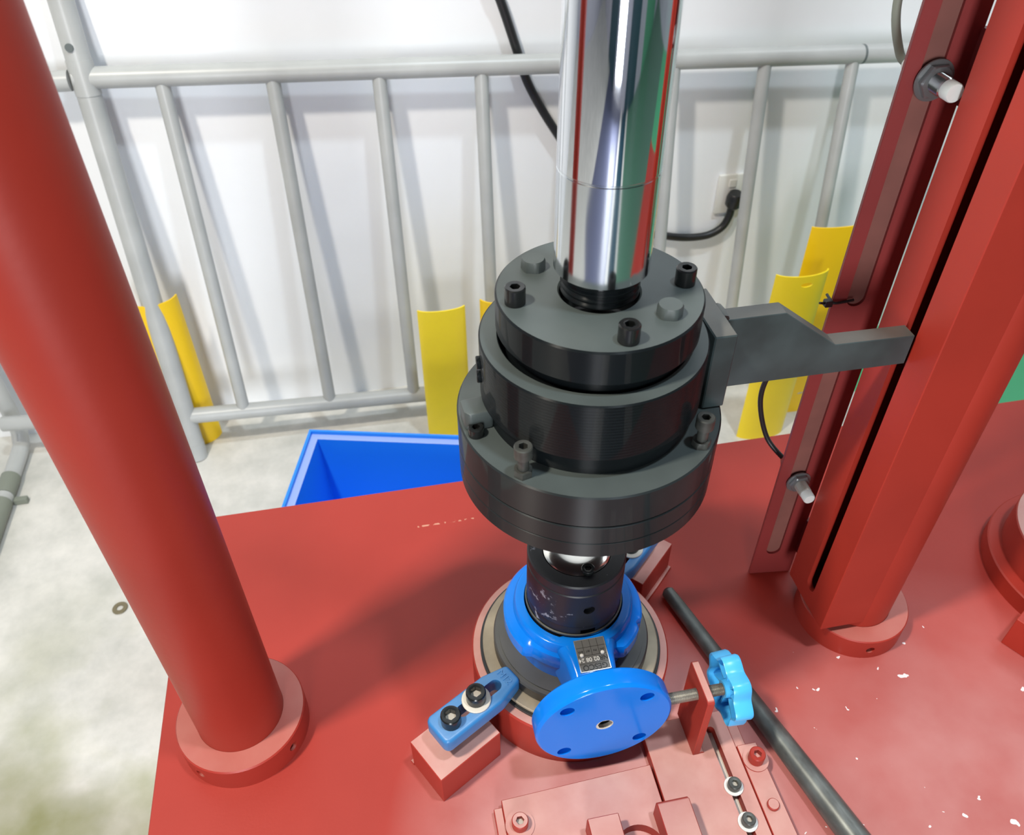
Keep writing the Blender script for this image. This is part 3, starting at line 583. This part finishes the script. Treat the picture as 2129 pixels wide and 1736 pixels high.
# ------------------------------------------------------------------ star knob on its threaded rod
SX = Vector((.0, -.1285, .1185))
sk = thing('star_knob', 'light blue star knob on a threaded rod screwed through the red stop bracket', 'knob', (.163, SX.y, SX.z))
rings = []; x = -.0790
while x < -.006: rings += [(.0060, x), (.0071, x + .0009)]; x += .0018
mk('threaded_rod', xf(lathe([(.0052, -.0806)] + rings + [(.0062, -.004)], 28), AX((0, 0, 0), (1, 0, 0))), 'steel', sk, angle=12)
def star(r0, d): return lambda t: r0 + d * cos(7 * t)
b = lathe([(star(.0372, .0035), -.0100), (star(.0394, .0037), -.0112), (star(.0402, .0037), -.0095), (star(.0412, .0038), .0080), (star(.0400, .0036), .0105), (star(.0340, .0025), .0118), (.010, .0122), (.010, .0090), (star(.0330, .0025), .0085), (star(.0368, .0033), .0070)], 112, closed=True)
mk('grip', xf(b, AX((0, 0, 0), (1, 0, 0)) @ Matrix.Rotation(.3, 4, 'Z')), 'knob', sk, angle=40)
mk('hub', xf(lathe([(.0070, -.0090), (.0105, -.0090), (.0125, .0085), (.0070, .0085)], 32, closed=True), AX((0, 0, 0), (1, 0, 0))), 'knob', sk)
rb = bmesh.new()
for k in range(7):
    a = 2 * pi * k / 7
    b1 = box((.0115, -.0012, -.004), (.038, .0012, .0086), 0); xf(b1, AX((0, 0, 0), (1, 0, 0)) @ Matrix.Rotation(a + .3, 4, 'Z'))
    me = bpy.data.meshes.new('t'); b1.to_mesh(me); b1.free(); rb.from_mesh(me); bpy.data.meshes.remove(me)
mk('rib', rb, 'knob', sk)

# ------------------------------------------------------------------ loose steel bar
A, B = Vector((.1745, .094, .0105)), Vector((.318, -.47, .0205))
d = (B - A).normalized()
bar = mk('steel_bar', lathe([(.006, 0), (.0095, .004), (.0102, .03), (.0112, .12), (.0165, .36), (.0198, (B - A).length)], 40), 'bar')
bar.matrix_world = AX(A, d); tag(bar, 'long dark tapered steel bar lying on the table behind the light blue knob', 'bar')

# ------------------------------------------------------------------ second station at the right edge
ss = thing('right_station', 'red cup fixture with black bore cut off by the right picture edge', 'fixture', (.815, 0, 0))
mk('foot_ring', lathe([(.10, 0), (.150, 0), (.150, .028), (.148, .030), (.10, .030)], 96, closed=True), 'red', ss)
mk('cup', lathe([(.100, .0), (.1300, .0), (.1300, .083), (.1285, .085), (.1125, .085), (.111, .083), (.111, .03)], 96, closed=True), 'red_dust', ss)
mk('inner_body', lathe([(.1105, .032), (.1105, .076), (.100, .078), (.06, .078), (.058, .05)], 64), 'blk', ss)
b = thing('clamp_block', 'bright red block at the right picture edge, in front of the black bored cup', 'block', (.835, .012, 0), R(209.5))
mk('block', box((.1725, -.0315, 0), (.2375, .0315, .057), .0008), 'red', b)
mk('weld_bead', tube([(.1465, .033, .001), (.192, .034, .001), (.2385, .033, .001)], .004, 8, smooth=4), 'red_dust', b)

# ------------------------------------------------------------------ leaning barrier in front of the wall
P0 = Vector((-.7447, 1.1961, FZ)); phi = -.0111
e1 = Vector((cos(phi), sin(phi), -.0364)); e2 = Vector((0, .1404, 1)) + .0053 * e1
bar_ = thing('crowd_barrier', 'pale grey tube barrier with upright bars leaning on the white wall', 'barrier', P0)
def B3(s, t): return e1 * s + e2 * t
mk('top_rail', tube([B3(-.02, .9934), B3(2.4, .9934)], .0225, 24), 'rail', bar_)
mk('bottom_rail', tube([B3(0, .1349), B3(2.3, .1349)], .0215, 24), 'rail', bar_)
for k in range(1, 11):
    s = -.0793 + .2327 * k
    mk('upright_bar', tube([B3(s, .14), B3(s, .985)], .0163, 18), 'rail', bar_)
mk('end_post', tube([B3(0, .012), B3(0, 1.30)], .0255, 24), 'rail', bar_)
mk('foot_cap', tube([B3(0, 0), B3(0, .05)], .0268, 24), 'rail', bar_)
mk('end_post', tube([B3(2.36, .095), B3(2.36, 1.30)], .0255, 24), 'rail', bar_)
mk('weld_collar', tube([B3(.0, .960), B3(.0, 1.03)], .0268, 24), 'rail', bar_)
mk('rail_joint', tube([B3(1.80, .9934), B3(1.806, .9934)], .0229, 24), 'weld', bar_)
hole = B3(0, 1.05) + Vector((-.004, -.0235, .01))
mk('post_hole', xf(cyl_bm(.0085, -.004, .0035, 20), AX(hole, (-.12, -1, .1))), 'weld', bar_)
nb_ = thing('neighbour_barrier', 'grey tube barrier frame with rubber sleeved foot, mostly behind the left red column', 'barrier', (-1.225, 1.34, FZ))
mk('foot_tube', tube([(0, 0, 1.25), (0, 0, .12), (0, -.006, .06), (0, -.03, .03), (0, -.07, .0245), (0, -.14, .0235), (0, -.50, .0235)], .0215, 20), 'rail', nb_)
mk('rubber_sleeve', tube([(0, -.155, .0255), (0, -.225, .0255)], .0245, 20), 'rubber', nb_)
mk('rubber_sleeve', tube([(0, -.250, .0265), (0, -.50, .0265)], .0262, 20), 'rubber', nb_)
mk('sleeve_ring', tube([(0, -.226, .0255), (0, -.249, .0255)], .0235, 20), 'rail', nb_)
mk('foot_bolt', box((.02, -.24, .001), (.055, -.225, .018), .001), 'rubber', nb_)
mk('top_rail', tube([(0, -.004, .992), (.456, -.004, .990)], .0215, 20), 'rail', nb_)
mk('rail_clip', tube([(.398, -.004, .992), (.410, -.004, .992)], .0235, 20), 'weld', nb_)
mk('bottom_rail', tube([(0, -.06, .135), (.44, -.10, .135)], .0205, 20), 'rail', nb_)

# ------------------------------------------------------------------ yellow guards
def guard(name, c, y, r, h, sag, m, label, holes=(), half=78, rot=0, wall=.004, lip=0):
    """curved sheet of height h standing on the floor, convex towards -y (sag > 0) or hollow (sag < 0)"""
    bm = bmesh.new(); rows = []
    n = 20
    for k in range(n + 1):
        t = R(-half + 2 * half * k / n); x = r * sin(t) / sin(R(half)) ; yy = -(cos(t) - cos(R(half))) / max(1e-6, 1 - cos(R(half))) * sag
        rows.append((x, yy))
    def strip(off):
        out = []
        for i, (x, yy) in enumerate(rows):
            a = rows[max(i - 1, 0)]; b = rows[min(i + 1, n)]; dx, dy = b[0] - a[0], b[1] - a[1]; L = math.hypot(dx, dy)
            out.append((x - dy / L * off, yy + dx / L * off))
        return out
    o1, o2 = strip(0), strip(wall); poly = o1 + o2[::-1]
    bm = bmesh.new(); N = len(poly)
    lo = [bm.verts.new((x, yy, 0)) for x, yy in poly]; hi = [bm.verts.new((x, yy, h)) for x, yy in poly]
    for i in range(N): bm.faces.new((lo[i], lo[(i + 1) % N], hi[(i + 1) % N], hi[i]))
    m_ = n + 1
    for i in range(n):
        bm.faces.new((lo[i], lo[i + 1], lo[N - 2 - i], lo[N - 1 - i])); bm.faces.new((hi[i], hi[i + 1], hi[N - 2 - i], hi[N - 1 - i]))
    t = thing(name, label, 'guard', (c, y, FZ), R(rot), 'yellow guards along the wall')
    o = mk('guard_shell', bm, m, t, angle=40)
    for (hx, hz, hr) in holes:
        pts = [(hx + hr * 2 * cos(a), hz + hr * .8 * sin(a)) for a in [2 * pi * k / 16 for k in range(16)]]
        cut(o, xf(prism(pts, -.2, .2), Matrix.Rotation(R(90), 4, 'X')))
    return t
guard('yellow_guard', -.748, 1.285, .064, .475, .045, 'yellow2', 'yellow half round guard behind the left end post of the grey barrier')
guard('yellow_guard', -.038, 1.125, .0605, .452, .016, 'yellow', 'yellow guard standing right behind the blue bin, in front of the barrier rail')
guard('yellow_guard', .122, 1.12, .0630, .468, .030, 'yellow2', 'yellow guard nearly hidden by the black press head, left of the rod')
guard('yellow_guard', .838, .975, .070, .540, .024, 'yellow', 'yellow guard with a punched hole at its top, right behind the grey press arm', holes=((.006, .515, .008),))
guard('yellow_guard', .972, 1.06, .086, .610, .018, 'yellow2', 'tallest yellow guard, farthest right, partly behind the slotted red plate', holes=((.010, .07, .006),))

# ------------------------------------------------------------------ blue bin
bn = thing('storage_bin', 'open blue plastic bin with pale rim on the floor behind the table', 'bin', (-.390, .908, FZ), R(-14.6))
BW, BD, BH = .62, .40, .30
def rect(x0, y0, x1, y1, z, bm): return [bm.verts.new(p) for p in ((x0, y0, z), (x1, y0, z), (x1, y1, z), (x0, y1, z))]
bm = bmesh.new()
loops = [rect(.03, -BD + .03, BW - .03, -.03, 0, bm), rect(.012, -BD + .012, BW - .012, -.012, BH - .03, bm), rect(.0, -BD, BW, 0, BH - .03, bm), rect(0, -BD, BW, 0, BH, bm), rect(.006, -BD + .006, BW - .006, -.006, BH, bm), rect(.007, -BD + .007, BW - .007, -.007, BH - .008, bm)]
for A_, B_ in zip(loops, loops[1:]):
    for i in range(4): bm.faces.new((A_[i], A_[(i + 1) % 4], B_[(i + 1) % 4], B_[i]))
bm.faces.new(loops[0])
l2 = [rect(.024, -BD + .024, BW - .024, -.024, BH - .008, bm), rect(.040, -BD + .040, BW - .040, -.040, .008, bm)]
for i in range(4): bm.faces.new((l2[0][i], l2[0][(i + 1) % 4], l2[1][(i + 1) % 4], l2[1][i]))
bm.faces.new(l2[1])
mk('bin_shell', bm, 'bin', bn)
bm = bmesh.new(); a_ = rect(.007, -BD + .007, BW - .007, -.007, BH - .008, bm); b_ = rect(.024, -BD + .024, BW - .024, -.024, BH - .008, bm); c_ = rect(.0245, -BD + .0245, BW - .0245, -.0245, BH - .020, bm)
for A_, B_ in ((a_, b_), (b_, c_)):
    for i in range(4): bm.faces.new((A_[i], A_[(i + 1) % 4], B_[(i + 1) % 4], B_[i]))
mk('inner_rim', bm, 'bin_rim', bn)

# ------------------------------------------------------------------ power point and cord on the wall
so = thing('wall_socket', 'white wall socket with the black plug in it, right of the rod', 'socket', (.815, 1.39, -.052))
mk('face_plate', box((-.040, -.012, -.058), (.040, 0, .058), .004, segs=2), 'plastic_w', so)
mk('switch', box((-.010, -.016, .022), (.010, -.010, .044), .001), 'plastic_w', so)
pc = thing('power_cord', 'thick black power cord looping down the wall behind the rod to its plug', 'cord', (.815, 1.372, -.075))
def W(x, z, y=1.370): return (x - .815, y - 1.372, z + .075)
mk('cord', tube([W(.10, .66), W(.146, .527), W(.167, .486), W(.205, .376), W(.228, .308), W(.262, .242), W(.306, .172), W(.38, .06), W(.47, -.07), W(.56, -.135), W(.644, -.160), W(.704, -.171), W(.763, -.170), W(.803, -.150), W(.819, -.117), W(.8215, -.09)], .0108, 14, smooth=6), 'rubber_blk', pc)
mk('plug', xf(lathe([(.013, -.022), (.022, -.010), (.0235, .012), (.020, .026), (.016, .030)], 28), AX((.006, -.010, .008), (0, -.25, 1))), 'rubber_blk', pc)
mk('plug_cap', xf(lathe([(.0225, 0), (.0235, .006), (.0225, .014)], 28), AX((.006, -.020, .008), (0, 1, 0))), 'rubber_blk', pc)

# ------------------------------------------------------------------ small things on the floor
fw_ = thing('floor_washer', 'small brown washer lying on the concrete floor beside the left column', 'washer', (-.880, .706, FZ))
mk('washer_ring', lathe([(.0075, .0005), (.0165, .0005), (.0175, .002), (.0165, .0035), (.0075, .0035)], 32, closed=True), 'brown', fw_)
